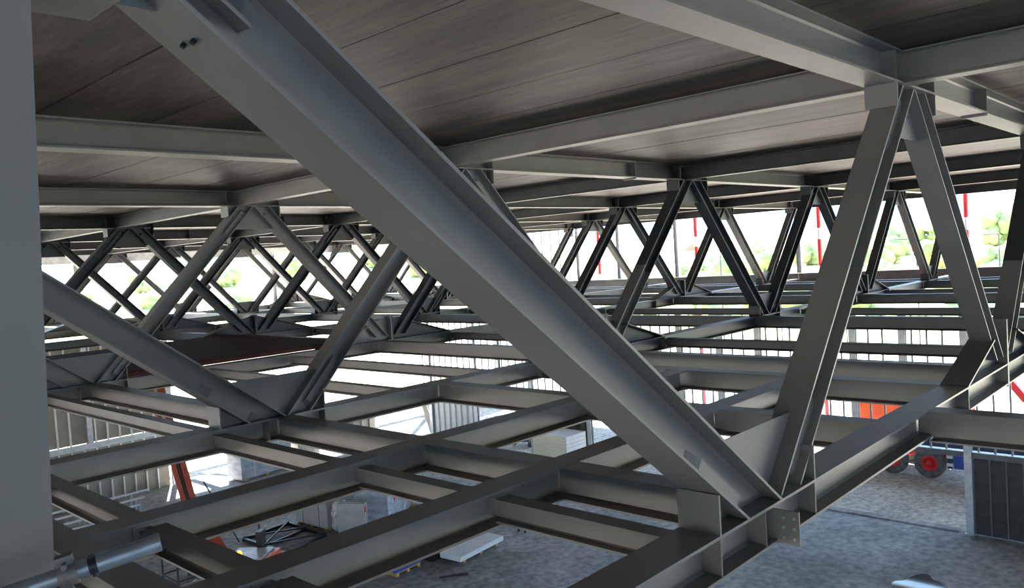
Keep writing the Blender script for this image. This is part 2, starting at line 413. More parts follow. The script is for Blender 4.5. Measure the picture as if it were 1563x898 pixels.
beam_y('floor_beam', 6.88, hw, B - hw, 0, DL, 0.26, 'light', 'pale grey cross beam joining the first and second truss splices', 'beam', 'pale cross beams of the floor')
for x, xl in ((-3.02, 'beside the scaffold tube'), (-0.98, 'in front of the huge diagonal foot')):
    for (y0, y1, yl), w_ in zip(cells, ('off the huge-diagonal truss', 'between the two long beams', 'off the second truss')):
        beam_y('floor_joist', x, y0, y1, -0.055, 0.20, 0.16, 'light', 'slim pale grey joist %s, %s' % (w_, xl), 'joist', 'slim pale joists')
# second bay
for x, lab in ((-3.66, 'pale grey cross beam from second to third truss, half hidden by the column'),
               (-0.07, 'pale grey cross beam joining the second and third truss feet'),
               (6.88, 'pale grey cross beam joining the second and third truss splices')):
    beam_y('floor_beam', x, B + hw, 2 * B - hw, 0, DL, 0.26, 'light', lab, 'beam', 'pale cross beams of the floor')
for x, lab in ((-0.98, 'slim pale joist from second to third truss, before the corrugated rear wall'),
               (2.25, 'slim pale joist from second to third truss, over the bright rear opening'),
               (4.25, 'slim pale joist from second to third truss, next to the splice beam')):
    beam_y('floor_joist', x, B + hw, 2 * B - hw, -0.04, 0.19, 0.16, 'light', lab, 'joist', 'slim pale joists')
# cross beam and ceiling beam running past the viewer on the near side of the first truss
beam_y('floor_beam', 3.65, -B + hw, -hw, 0, 0.33, 0.28, 'light', 'pale grey cross beam leaving the huge-diagonal truss above the truck wheels', 'beam', 'pale cross beams of the floor')
# dark field
STEP = ['splice', 'first panel', 'second panel', 'third panel', 'fourth panel', 'fifth panel']
def bay_name(k): return 'between the %s and %s trusses' % (ORD[k], ORD[k + 1])
PL = {6.88: 'first dark row', 13.75: 'row at the middle foot', 20.95: 'row at the far splice', 28.0: 'row by the open edge', -0.07: 'row at the truss feet'}
for k in range(0, 6):
    xs = ([-0.07, 6.88] if k >= 2 else []) + [13.75, 20.95, 28.0]
    for x in xs:
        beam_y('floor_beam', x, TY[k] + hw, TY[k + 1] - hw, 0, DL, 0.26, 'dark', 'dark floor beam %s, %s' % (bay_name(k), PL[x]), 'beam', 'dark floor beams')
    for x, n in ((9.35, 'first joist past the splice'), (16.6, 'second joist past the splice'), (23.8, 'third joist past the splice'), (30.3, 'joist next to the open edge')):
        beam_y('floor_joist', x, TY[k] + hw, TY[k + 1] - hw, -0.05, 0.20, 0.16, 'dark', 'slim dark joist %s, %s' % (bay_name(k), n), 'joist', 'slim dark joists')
for x in (13.75, 20.95, 28.0):
    beam_y('floor_beam', x, -B, -hw, 0, DL, 0.26, 'dark', 'dark floor beam on the viewer side of the huge-diagonal truss, ' + PL[x], 'beam', 'dark floor beams', web0=0)
# ceiling beams
CN = ['first row', 'second row', 'third row', 'last row']
for k in range(-1, 6):
    for j, x in enumerate((3.25, 10.5, 17.7, 24.9)):
        y0 = -B if k < 0 else TY[k] + hw
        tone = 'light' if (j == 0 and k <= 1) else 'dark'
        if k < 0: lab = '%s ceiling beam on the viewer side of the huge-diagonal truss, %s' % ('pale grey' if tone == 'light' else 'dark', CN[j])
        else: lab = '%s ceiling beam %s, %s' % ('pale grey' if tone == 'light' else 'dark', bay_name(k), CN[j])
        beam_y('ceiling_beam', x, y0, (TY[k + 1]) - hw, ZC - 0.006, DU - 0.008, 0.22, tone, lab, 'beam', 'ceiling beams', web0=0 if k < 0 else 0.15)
# edge beams along the open side and the rear side
for k in range(-1, 6):
    y0, y1 = (-B if k < 0 else TY[k] + 0.003), TY[k + 1] - 0.003
    where = 'on the viewer side of the huge-diagonal truss' if k < 0 else bay_name(k)
    t = thing('edge_beam', 'dark edge beam over the sunny opening, ' + where, 'beam', (XE, (y0 + y1) / 2, H - 0.05), 'upper edge beams')
    part(MB().hsec((XE, y0, H + DU / 2 - 0.02), (XE, y1, H + DU / 2 - 0.02), (0, 0, 1), 0.30, DU + 0.02, 0.02, 0.012), 'web_and_flanges', M['dark'], t)
    t = thing('edge_beam', 'dark sill beam under the sunny opening, ' + where, 'beam', (XE, (y0 + y1) / 2, -DL), 'lower edge beams')
    part(MB().hsec((XE, y0, -0.02), (XE, y1, -0.02), (0, 0, 1), 0.30, 0.56, 0.02, 0.012), 'web_and_flanges', M['dark'], t)

# upper-edge columns, red and white poles standing outside
for i, k in enumerate((2, 3, 4)):
    y = TY[k] + 0.05 + 0.0
    t = thing('edge_column', 'slim grey column in the sunny opening at the %s truss end' % ORD[k], 'column', (XE + 0.25, y, 0.26), 'columns in the sunny opening')
    part(MB().hsec((XE + 0.32, y, 0.26), (XE + 0.32, y, H), (0, 1, 0), 0.22, 0.24, 0.014, 0.01), 'shaft', M['galv'], t)
    part(MB().box(XE + 0.17, XE + 0.47, y - 0.16, y + 0.16, 0.262, 0.28), 'base_plate', M['galv'], t)
t = thing('edge_column', 'slim grey column in the sunny opening midway between truss ends', 'column', (XE + 0.25, 24.6, 0.26), 'columns in the sunny opening')
part(MB().hsec((XE + 0.32, 24.6, 0.26), (XE + 0.32, 24.6, H), (0, 1, 0), 0.22, 0.24, 0.014, 0.01), 'shaft', M['galv'], t)
part(MB().box(XE + 0.17, XE + 0.47, 24.44, 24.76, 0.262, 0.28), 'base_plate', M['galv'], t)
POLE = ['seen through the far dark diagonals', 'beside the second-truss dark peak', 'behind the steep pale diagonal', 'beside the pale diagonal under the ceiling corner']
for i, y in enumerate((26.5, 19.85, 13.05, 6.6)):
    t = thing('striped_pole', 'red and white striped pole outside, ' + POLE[i], 'pole', (XE + 0.9, y, ZG), 'red and white poles outside')
    zz = ZG; j = 0
    while zz < 3.5:
        h = 1.3 if j % 2 == 0 else 0.55
        z1 = min(zz + h, 3.6)
        part(MB().tube((XE + 0.9, y, zz), (XE + 0.9, y, z1), 0.10, seg=12), 'red_band' if j % 2 == 0 else 'white_band', M['red'] if j % 2 == 0 else M['white'], t)
        zz = z1; j += 1
    part(MB().box(XE + 0.6, XE + 1.2, y - 0.3, y + 0.3, ZG - 0.06, ZG + 0.04), 'foot_plate', M['galv'], t)
# studs in the far corner of the upper storey
for i in range(5):
    y = 29.0 + i * 0.72
    o = MB().box(XE + 0.2, XE + 0.26, y - 0.035, y + 0.035, 0.262, H + 0.1).build('wall_stud', M['stud'], None, (XE + 0.23, y, 0.262))
    tag(o, 'thin grey stud in the far upper corner of the open edge', 'stud', 'upper corner studs')
# rear-side columns
for x, lab in ((9.0, 'slim pale column at the bright rear edge, seen over the pale diagonal'), (20.2, 'slim pale column at the bright rear edge, seen between dark diagonals')):
    t = thing('edge_column', lab, 'column', (x, YE + 0.36, 0.0), 'columns at the rear edge')
    part(MB().hsec((x, YE + 0.36, -0.1), (x, YE + 0.36, H + 0.2), (1, 0, 0), 0.22, 0.26, 0.014, 0.01), 'shaft', M['galv'], t)
    part(MB().box(x - 0.16, x + 0.16, YE + 0.20, YE + 0.52, -0.12, -0.1), 'base_plate', M['galv'], t)
# rear upper fascia beam
t = thing('edge_beam', 'pale fascia beam along the bright rear edge above the last truss', 'beam', (14, YE + 0.36, H - 0.1), 'rear fascia')
part(MB().box(XCOL, XE, YE + 0.25, YE + 0.30, H - 0.42, H + 0.34), 'fascia_sheet', M['galv'], t)

# ------------------------------------------------------------------ plywood deck over the third bay
t = thing('plywood_deck', 'red-brown plywood deck laid on the beams between third and fourth trusses', 'deck', (2.6, 17, 0.0))
for i in range(6):
    x0 = -1.2 + i * 1.22
    part(MB().box(x0, x0 + 1.215, 2 * B + 0.17, 3 * B - 0.19, 0.075, 0.10), 'plywood_sheet', M['ply'], t)
part(MB().box(-1.2, 6.12, 2 * B + 0.165, 2 * B + 0.235, 0.001, 0.075), 'batten', M['plyedge'], t)
part(MB().box(-1.2, 6.12, 3 * B - 0.26, 3 * B - 0.195, 0.001, 0.075), 'batten', M['plyedge'], t)
part(MB().box(6.12, 6.16, 2 * B + 0.17, 3 * B - 0.19, 0.02, 0.10), 'edge_board', M['plyedge'], t)

# ------------------------------------------------------------------ near column with the scaffold tube
t = thing('steel_column', 'broad pale grey steel column close to the viewer, carrying the scaffold tube', 'column', (-5.36, 0, ZG), None)
part(MB().hsec((-5.36, 0, ZG + 0.03), (-4.905, 0, ZC - 0.01), (0, 1, 0), 0.32, 0.32, 0.02, 0.012), 'shaft', M['light'], t)
part(MB().box(-5.6, -5.12, -0.24, 0.24, ZG, ZG + 0.03), 'base_plate', M['light'], t)
p0, p1 = Vector((-5.171, -0.235, 1.062)), Vector((-4.655, -0.43, 1.152))
t = thing('scaffold_tube', 'short grey scaffold tube clamped across the near column', 'scaffold tube', p0)
part(MB().tube(p0, p0.lerp(p1, 0.66), 0.0245, seg=28), 'tube', M['tube'], t)
part(MB().tube(p0.lerp(p1, 0.70), p1, 0.0265, seg=28), 'sleeve', M['tube'], t)
ax = (p1 - p0).normalized(); up = (Vector((0, 0, 1)) - ax * ax.z).normalized(); sd = ax.cross(up)
cc_ = p0.lerp(p1, 0.565)
cp = part(MB().lathe(cc_ - ax * 0.024, ax, [(0, 0.0247), (0, 0.034), (0.048, 0.034), (0.048, 0.0247)], 28), 'coupler', M['rust'], t)
part(MB().obox(cc_ + up * 0.040 - sd * 0.0, ax, up, sd, 0.022, 0.014, 0.017), 'hinge_lug', M['rust'], cp)
part(MB().tube(cc_ + up * 0.030 - sd * 0.055, cc_ + up * 0.034 + sd * 0.05, 0.0075, seg=10), 'bolt', M['rust'], cp)
part(MB().tube(cc_ - up * 0.045 + sd * 0.01, cc_ - up * 0.02 + sd * 0.055, 0.011, seg=6), 'nut', M['rust'], cp)
c2 = p0.lerp(p1, 0.68)
lc = part(MB().lathe(c2 - ax * 0.014, ax, [(0, 0.010), (0, 0.023), (0.012, 0.0245), (0.03, 0.0245), (0.03, 0.01)], 20), 'locking_collar', M['black'], t)
part(MB().tube(c2 - up * 0.032, c2 + up * 0.030, 0.008, seg=8), 'bolt', M['black'], lc)

# ------------------------------------------------------------------ setting
mb = MB()
x = -0.335 + 1.2 * -24
rows = [(-7.4, -hw * 0)] + [(TY[k] + 0.0, TY[k + 1]) for k in range(6)]
while x < XE - 0.2:
    for (y0, y1) in [(-24.0, -B), (-B, TY[0])] + [(TY[k], TY[k + 1]) for k in range(6)]:
        z = ZC + random.uniform(0.0, 0.006)
        mb.box(x + 0.010, min(x + 1.190, XE + 0.15), y0 + 0.01, y1 - 0.01, z, z + 0.26)
    x += 1.2
mb.build('ceiling', M['plank'], structure=True)
MB().box(-0.335 - 28.8, XE + 0.15, -24.0, YE + 0.3, ZC + 0.266, ZC + 0.42).build('light_seal_slab', M['plank'], structure=True)  # backing slab added over the planks to stop light leaking through joints

MB().box(-30, XF + 0.12, -24.2, YB + 0.15, ZG - 0.25, ZG).build('floor', M['floor'], structure=True)
MB().box(-220, 460, -220, 520, ZG - 0.9, ZG - 0.06).build('ground', M['gravel'], structure=True)
MB().box(XF - 0.02, XF + 0.26, 3.75, 16.9, ZG - 0.05, ZG + 0.04).build('trim_1', M['floor'], structure=True)
# unseen walls added behind the viewer, heights set to limit light from there
MB().box(-29.4, XE + 0.1, -24.2, -24.0, -4.4, 2.4).build('light_block_front', M['panel_beige'], structure=True)
MB().box(-29.3, -29.1, -24.0, YE + 0.3, -3.4, ZC + 0.4).build('light_block_left', M['panel_beige'], structure=True)
# hillside
mb = MB(); nx, ny = 40, 60
def hz_(x, y):
    d = max(0.0, (x - 62) + 0.12 * max(0, y - 40))
    d2 = max(0.0, (y - 95))
    h = 0.0
    h += 7.0 * (1 - math.exp(-d / 60.0)) * min(1.0, d / 25.0) + 7.0 * (1 - math.exp(-d2 / 70.0)) * min(1, d2 / 30)
    return ZG - 0.10 + h + 0.35 * math.sin(x * 0.13) * math.cos(y * 0.11) * min(1, max(d, d2) / 20)
vs = []; fs = []
for j in range(ny + 1):
    for i in range(nx + 1):
        X_ = -40 + 400 * i / nx; Y_ = -80 + 440 * j / ny
        vs.append((X_, Y_, hz_(X_, Y_)))
for j in range(ny):
    for i in range(nx):
        a = j * (nx + 1) + i
        q = (a, a + 1, a + nx + 2, a + nx + 1)
        if max(vs[t_][2] for t_ in q) > ZG - 0.09: fs.append(q)
mb.add(vs, fs, True); mb.build('hillside', M['hill'], structure=True)

# ---- facade on the open side of the ground floor
ZT = -0.31
def column_post(x, y, z0, z1, mat, label, group, axis='x', wd=0.20, dp=0.16):
    t = thing('facade_column', label, 'column', (x, y, z0), group)
    part(MB().hsec((x, y, z0), (x, y, z1), (1, 0, 0) if axis == 'x' else (0, 1, 0), wd, dp, 0.012, 0.01), 'shaft', mat, t)
    part(MB().box(x - 0.13, x + 0.13, y - 0.13, y + 0.13, z0, z0 + 0.02), 'base_plate', mat, t)
    return t
FC = [(3.45, 'beside the dark cassette panels'), (5.10, 'one along from the cassette panels'), (6.55, 'two along from the cassette panels'),
      (9.70, 'just left of the steep pale diagonal'), (11.15, 'second from the steep pale diagonal'), (12.75, 'third from the steep pale diagonal'),
      (17.1, 'beside the insulation stack'), (20.2, 'on the far side of the insulation stack'), (22.1, 'seen above the pale joists'), (23.65, 'beside the pale corrugated sheeting'), (26.8, 'at the end of the stud screen')]
FC = [(y, l.replace('just left of', 'next to')) for y, l in FC]
for y, l in FC:
    column_post(XF + 0.0, y, ZG if y in (3.45, 17.1, 20.2, 23.65, 26.8) else -4.44, ZT, M['galv'] if y > 3.3 else M['stud'], 'grey facade column ' + l, 'facade columns')
# girt over the openings
for y0, y1, l in ((-2.0, 3.35, 'over the dark cassette panels'), (3.55, 17.0, 'over the truck opening'), (17.2, 20.1, 'behind the insulation stack'), (20.3, 27.4, 'over the corrugated sheeting')):
    t = thing('facade_girt', 'horizontal grey facade rail ' + l, 'rail', (XF, (y0 + y1) / 2, -4.62), 'facade rails')
    part(MB().box(XF - 0.06, XF + 0.08, y0, y1, -4.60, -4.44), 'rail', M['rib'], t)
    part(MB().box(XF - 0.10, XF + 0.10, y0, y1, -4.439, -4.425), 'top_flange', M['galv'], t)
y = -1.8
while y < 27.3:
    if min(abs(y - c) for c, _ in FC) > 0.16:
        o = MB().box(XF - 0.02, XF + 0.03, y - 0.024, y + 0.024, -4.424, ZT).build('wall_stud', M['stud'], None, (XF, y, -4.424))
        tag(o, 'thin grey steel stud in the open facade screen above the rail', 'stud', 'facade screen studs')
    y += 0.415
# dark cassette panels beside the truck opening
i = 0; y = 3.33
while y > -1.6:
    o = MB().box(XF - 0.0, XF + 0.05, y - 0.405, y - 0.005, ZG + 0.02, -4.62).build('cassette_panel', M['panel_dark'], None, (XF, y - 0.2, ZG + 0.02))
    tag(o, 'dark wall cassette panel in the row beside the truck opening', 'wall panel', 'dark cassette panels')
    o = MB().box(XF - 0.035, XF - 0.003, y - 0.02, y + 0.012, ZG + 0.02, -4.62).build('panel_rib', M['rib'], None, (XF, y, ZG + 0.02))
    tag(o, 'slim grey rib between the dark cassette panels', 'rib', 'ribs of the cassette panels')
    y -= 0.41
def corr(x, y0, y1, z0, z1, mat, name, label, depth=0.06, pitch=0.40):
    """sheet with deep trapezoid ribs, facing -x"""
    poly = []; y = y0
    while y < y1 - 0.01:
        for dy, dx in ((0, 0), (0.10, 0), (0.14, -depth), (0.36, -depth)):
            if y + dy < y1: poly.append((x + dx, y + dy))
        y += pitch
    poly.append((x, y1))
    back = [(px + 0.012, py) for px, py in reversed(poly)]
    o = MB().prism(poly + back, 'z', z0, z1).build(name, mat, None, (x, (y0 + y1) / 2, z0))
    return tag(o, label, 'wall sheet')
corr(XF + 0.06, 23.8, 26.7, ZG + 0.02, -4.62, M['corr'], 'corrugated_sheet', 'pale ribbed wall sheet beside the bright rear opening')
corr(XF + 0.06, 17.25, 20.0, ZG + 0.02, -4.62, M['panel_dark'], 'corrugated_sheet', 'dark ribbed wall sheet behind the cream insulation stack')

# ---- rear wall of the ground floor
MB().box(-14, 8.55, YB + 0.02, YB + 0.10, -4.36, -0.4).build('wall_back', M['panel_beige'], structure=True)
MB().box(-14, 8.55, YB + 0.02, YB + 0.10, ZG + 0.005, -4.62).build('wall_rear_lower', M['panel_beige'], structure=True)
MB().box(17.3, 19.4, YB + 0.02, YB + 0.10, ZG + 0.005, -4.75).build('wall_back_end', M['panel_beige'], structure=True)
t = thing('facade_girt', 'pale horizontal rail halfway up the beige rear wall', 'rail', (2, YB, -4.62), 'facade rails')
part(MB().box(-13.9, 8.5, YB - 0.11, YB + 0.01, -4.60, -4.40), 'rail', M['galv'], t)
part(MB().box(-13.9, 8.5, YB - 0.16, YB - 0.01, -4.399, -4.37), 'top_flange', M['whitestud'], t)
x = 3.45; i = 0
while x < 8.5:
    if abs(x - 5.5) > 0.22:
        o = MB().box(x - 0.03, x + 0.03, YB - 0.07, YB + 0.015, -4.369, -0.45).build('wall_stud', M['whitestud'], None, (x, YB, -4.369))
        tag(o, 'white upright profile on the beige rear wall above its rail', 'stud', 'upper rear wall profiles')
    o = MB().box(x - 0.02, x + 0.03, YB - 0.07, YB + 0.015, ZG + 0.001, -4.62).build('wall_stud', M['whitestud'], None, (x, YB, ZG))
    tag(o, 'white upright profile low on the rear wall under its rail', 'stud', 'lower rear wall profiles')
    x += 0.46
for x in (17.5, 18.0, 18.5, 19.0):
    o = MB().box(x - 0.03, x + 0.03, YB - 0.07, YB + 0.015, ZG + 0.001, -4.75).build('wall_stud', M['stud'], None, (x, YB, ZG))
    tag(o, 'grey upright profile on the short wall piece past the bright rear opening', 'stud', 'short wall profiles')
column_post(5.5, YB - 0.16, -4.36, -0.35, M['galv'], 'broad pale column on the beige rear wall above its rail', None, 'y')
column_post(8.75, YB - 0.02, ZG, -0.35, M['galv'], 'pale column ending the beige rear wall at the sunny opening', None, 'y')

# ------------------------------------------------------------------ goods on the ground floor
# insulation stack
sx, sy = 17.9, 17.35
t = thing('pallet', 'low wooden pallet under the cream insulation stack', 'pallet', (sx, sy, ZG))
for dy in (-0.65, 0, 0.65): part(MB().box(sx - 0.6, sx + 0.6, sy + dy - 0.06, sy + dy + 0.06, ZG + 0.001, ZG + 0.10), 'bearer', M['wood'], t)
for i in range(6): part(MB().box(sx - 0.6 + i * 0.21, sx - 0.6 + i * 0.21 + 0.15, sy - 0.85, sy + 0.85, ZG + 0.101, ZG + 0.125), 'slat', M['wood'], t)
NI = 12
for i in range(NI):
    z0 = ZG + 0.127 + i * 0.142; j1, j2 = random.uniform(-0.02, 0.02), random.uniform(-0.02, 0.02)
    mb = MB(); mb.box(sx - 0.6 + j1, sx + 0.6 + j1, sy - 0.84 + j2, sy + 0.86 + j2, z0, z0 + 0.139)
    pos = 'topmost' if i == NI - 1 else 'lowest' if i == 0 else None
    t = thing('insulation_board', 'cream insulation board with white film ends, ' + (pos + ' of its stack' if pos else 'inside the stack by the facade column'), 'insulation board', (sx, sy, z0), 'insulation boards')
    part(mb, 'board', M['insul'], t)
    part(MB().box(sx - 0.59 + j1, sx + 0.59 + j1, sy - 0.848 + j2, sy - 0.841 + j2, z0 + 0.004, z0 + 0.135), 'film_end', M['insulwrap'], t)
    if i in (3, 4, 6, 7):
        part(MB().box(sx - 0.40 + (i % 2) * 0.25, sx - 0.32 + (i % 2) * 0.25, sy - 0.853 + j2, sy - 0.849 + j2, z0 + 0.02, z0 + 0.11), 'printed_mark', M['red'], t)
        part(MB().box(sx - 0.25 + (i % 2) * 0.3, sx + 0.05 + (i % 2) * 0.3, sy - 0.853 + j2, sy - 0.849 + j2, z0 + 0.04, z0 + 0.09), 'printed_mark', M['bluedark'], t)
    if i == NI - 1:
        part(MB().box(sx - 0.6 + j1, sx + 0.6 + j1, sy - 0.84 + j2, sy + 0.86 + j2, z0 + 0.139, z0 + 0.143), 'film_cover', M['insulwrap'], t)

# wrapped window-glass packs: oriented along d1 (towards +x) and d2
def pack(c, d1, L, Wd, Ht, mat, name, label, group=None, marks=(), lid=None, cat='crate'):
    c = Vector(c); d1 = Vector((d1[0], d1[1], 0)).normalized(); d2 = Vector((-d1.y, d1.x, 0)); up = Vector((0, 0, 1))
    t = thing(name, label, cat, c, group)
    part(MB().obox(c + up * (0.10 + Ht / 2), d1, d2, up, L / 2, Wd / 2, Ht / 2), 'body', mat, t)
    for s_ in (-0.4, 0, 0.4): part(MB().obox(c + up * 0.05 + d1 * (s_ * L), d1, d2, up, 0.06, Wd / 2, 0.049), 'bearer', M['wood'], t)
    for s_ in (-0.25, 0.25):
        part(MB().obox(c + up * (0.10 + Ht / 2) + d1 * (s_ * L), d1, d2, up, 0.012, Wd / 2 + 0.006, Ht / 2 + 0.006), 'strap', M['black'] if lid is None else M['white'], t)
    for s_, z_ in marks:
        part(MB().obox(c + up * (0.10 + z_ * Ht) + d1 * (s_ * L) - d2 * (Wd / 2 + 0.006), d1, d2, up, 0.06, 0.004, 0.09), 'red_label', M['red'], t)
    if lid: part(MB().obox(c + up * (0.10 + Ht + 0.02), d1, d2, up, L / 2 + 0.02, Wd / 2 + 0.02, 0.018), 'film_cover', M[lid], t)
    return t
D1 = (0.84, 0.54)
pack((9.25, 20.95, ZG), (0.06, -1.0), 1.8, 0.72, 1.35, M['greybox'], 'grey_crate', 'flat grey boarded crate standing next to the black steel frame', marks=())
# crumpled film bundle
mb = MB()
import bmesh
def blob(c, r, sub=3, amp=0.18, seed=0, sq=(1, 1, 1)):
    bm = bmesh.new(); bmesh.ops.create_icosphere(bm, subdivisions=sub, radius=1.0)
    rnd = random.Random(seed); ph = [rnd.uniform(0, 6.28) for _ in range(9)]
    m_ = MB(); vs = []
    for v in bm.verts:
        p = v.co.normalized()
        k = 1 + amp * (math.sin(5 * p.x + ph[0]) * math.sin(4 * p.y + ph[1]) + 0.7 * math.sin(9 * p.z + ph[2] + 3 * p.x) + 0.5 * math.sin(13 * p.y + ph[3]) * math.sin(11 * p.x + ph[4]))
        vs.append((c[0] + p.x * r * k * sq[0], c[1] + p.y * r * k * sq[1], c[2] + p.z * r * k * sq[2]))
    fs = [[v.index for v in f.verts] for f in bm.faces]
    bm.free(); return m_.add(vs, fs, True)
o = blob((9.22, 19.58, ZG + 0.58), 0.52, 4, 0.10, 3, (0.62, 0.68, 1.08)).build('film_bundle', M['film'], None, (9.22, 19.58, ZG))
tag(o, 'crumpled clear plastic film bundle between the grey crate and glass packs', 'film bundle')
pack((10.88, 19.50, ZG), D1, 2.3, 1.15, 1.25, M['glass'], 'glass_pack', 'film-wrapped bluish window pack with red labels behind the long floor beam', 'window packs', ((-0.2, 0.62), (0.27, 0.8)), 'film')
pack((9.05, 18.72, ZG), D1, 0.30, 0.9, 1.1, M['greybox'], 'glass_pack', 'small grey pack standing at the front of the bluish window packs', 'window packs', ((0.0, 0.8),), None)
pack((12.1, 22.4, ZG), D1, 2.4, 0.9, 1.2, M['glass'], 'glass_pack', 'bluish window pack with red labels standing in the second row', 'window packs', ((-0.2, 0.5), (0.2, 0.5)), 'film')
pack((12.75, 19.75, ZG), D1, 0.8, 0.7, 0.5, M['film'], 'film_parcel', 'low white film parcel with red marks beside the window packs', None, ((-0.2, 0.5), (0.25, 0.6)), None, 'parcel')
pack((11.7, 29.3, ZG), (0.98, 0.12), 2.6, 1.0, 1.65, M['glass'], 'glass_pack', 'blue-grey wrapped window pack by the sunny rear opening', 'window packs', ((0.0, 0.35),), 'film')
pack((14.2, 29.9, ZG), (0.98, 0.12), 1.2, 0.9, 1.4, M['card'], 'card_crate', 'beige boarded crate beyond the blue-grey window pack', None, (), 'film')

# black steel frame lying flat
t = thing('steel_lattice', 'black steel lattice frame lying on the concrete near the crates', 'frame', (7.8, 20.7, ZG))
P = [Vector((6.85, 21.8, 0)), Vector((6.98, 19.3, 0)), Vector((8.65, 19.75, 0)), Vector((8.62, 21.95, 0))]
zf = ZG + 0.06
def fb(a, b_, r, nm): part(MB().bar((a.x, a.y, zf), (b_.x, b_.y, zf), r, r), nm, M['black'], t)
for a, b_ in ((0, 1), (1, 2), (2, 3), (3, 0)): fb(P[a], P[b_], 0.10, 'rail')
mid1, mid2 = (P[0] + P[1]) / 2, (P[2] + P[3]) / 2
fb(mid1, mid2, 0.07, 'cross_bar')
for a, b_ in ((P[0], mid2), (mid1, P[3]), (mid1, P[2])): part(MB().bar((a.x, a.y, zf + 0.06), (b_.x, b_.y, zf + 0.06), 0.05, 0.05), 'brace', M['black'], t)
part(MB().tube((6.95, 20.9, zf), (6.95, 20.9, zf + 0.95), 0.025, seg=8), 'upright', M['black'], t)

# white foam panel, dark sheet stack behind it
t = thing('foam_panel', 'white foam panel lying on blocks on the bare concrete', 'panel', (10.45, 14.65, ZG))
ax1 = Vector((1.98, 0.2, 0)).normalized(); ay1 = Vector((-ax1.y, ax1.x, 0))
part(MB().obox((10.45, 14.65, ZG + 0.17), ax1, ay1, (0, 0, 1), 1.0, 0.40, 0.07), 'slab', M['foam'], t)
for s_ in (-0.75, 0, 0.75): part(MB().obox(Vector((10.45, 14.65, ZG + 0.05)) + ax1 * s_, ax1, ay1, (0, 0, 1), 0.06, 0.34, 0.049), 'block', M['wood'], t)
for i in range(4):
    o = MB().obox((10.3, 15.55, ZG + 0.035 + 0.061 * i), ax1, ay1, (0, 0, 1), 1.15 - 0.02 * i, 0.42, 0.03).build('dark_sheet', M['black'], None, (10.3, 15.55, ZG))
    tag(o, 'thin dark sheet in the low stack behind the white foam panel', 'sheet', 'dark sheets')
t = thing('blue_crate', 'blue box on a small pallet half under the long floor beam', 'crate', (8.3, 15.45, ZG))
part(MB().obox((8.3, 15.45, ZG + 0.26), ax1, ay1, (0, 0, 1), 0.48, 0.35, 0.15), 'box', M['blue'], t)
part(MB().obox((8.3, 15.45, ZG + 0.10), ax1, ay1, (0, 0, 1), 0.50, 0.37, 0.012), 'deck', M['wood'], t)
for s_ in (-0.42, 0, 0.42): part(MB().obox(Vector((8.3, 15.45, ZG + 0.045)) + ax1 * s_, ax1, ay1, (0, 0, 1), 0.05, 0.36, 0.044), 'block', M['wood'], t)
o = MB().bar((8.55, 14.02, ZG + 0.02), (9.2, 13.55, ZG + 0.02), 0.05, 0.035).bar((8.95, 13.73, ZG + 0.03), (9.2, 13.55, ZG + 0.03), 0.09, 0.03).build('scrap_strip', M['black'], None, (8.9, 13.8, ZG))
tag(o, 'thin dark scrap strip on the concrete in front of the foam panel', 'scrap')
t = thing('trestle', 'small pale trestle with dark legs under the slim joist', 'trestle', (12.75, 14.55, ZG))
part(MB().box(12.45, 13.05, 14.35, 14.75, ZG + 0.32, ZG + 0.40), 'top', M['wood'], t)
for dx in (-0.22, 0.22):
    for dy in (-0.14, 0.14): part(MB().bar((12.75 + dx, 14.55 + dy, ZG + 0.001), (12.75 + dx * 0.8, 14.55 + dy * 0.8, ZG + 0.32), 0.05, 0.05, (1, 0, 0)), 'leg', M['black'], t)
# puddle
mb = MB(); n = 40
vs = [(15.15 + 0.60 * (1 + 0.25 * math.sin(3 * q * 2 * PI / n + 1) + 0.15 * math.sin(7 * q * 2 * PI / n)) * math.cos(q * 2 * PI / n), 3.5 + 0.55 * (1 + 0.22 * math.sin(4 * q * 2 * PI / n)) * math.sin(q * 2 * PI / n), ZG + 0.004) for q in range(n)]
o = mb.add(vs, [list(range(n))]).build('puddle', M['water']); tag(o, 'shallow puddle on the concrete floor at the picture bottom', 'puddle')

# stack of white metal profiles by the rear wall
for i in range(4):
    y = 29.3 - i * 0.42; z = ZG + 0.55 - 0.14 * i
    t = thing('metal_profile', 'long white metal profile on trestles before the rear wall, %s' % ['at the back', 'second from the back', 'third from the back', 'at the front'][i], 'profile', (4.2, y, ZG), 'white metal profiles')
    part(MB().bar((0.5, y, z), (6.9 - 0.35 * i, y, z), 0.07, 0.07), 'bar', M['whitestud'], t)
    for x in (1.5, 4.2, 6.2):
        part(MB().box(x - 0.04, x + 0.04, y - 0.05, y + 0.05, ZG + 0.001, z - 0.035), 'support', M['galv'], t)

# boom lift
t = thing('boom_lift', 'orange boom lift with raised arm and amber beacon among the crates', 'boom lift', (5.2, 19.6, ZG))
ch = part(MB().obox((5.0, 18.6, ZG + 0.42), (0.6, -0.8, 0), (0.8, 0.6, 0), (0, 0, 1), 1.1, 0.75, 0.20), 'chassis', M['black'], t)
for sx_ in (-0.75, 0.75):
    for sy_ in (-0.8, 0.8):
        c = Vector((5.0, 18.6, ZG + 0.34)) + Vector((0.6, -0.8, 0)) * sx_ + Vector((0.8, 0.6, 0)) * sy_
        wv = Vector((0.8, 0.6, 0))
        wo = part(MB().lathe(c - wv * 0.13, wv, [(0, 0.10), (0, 0.30), (0.03, 0.34), (0.23, 0.34), (0.26, 0.30), (0.26, 0.10)], 24), 'wheel', M['rubber'], t)
        part(MB().lathe(c - wv * 0.135, wv, [(0, 0.0), (0, 0.16), (0.27, 0.16), (0.27, 0.0)], 16), 'rim', M['white'], wo)
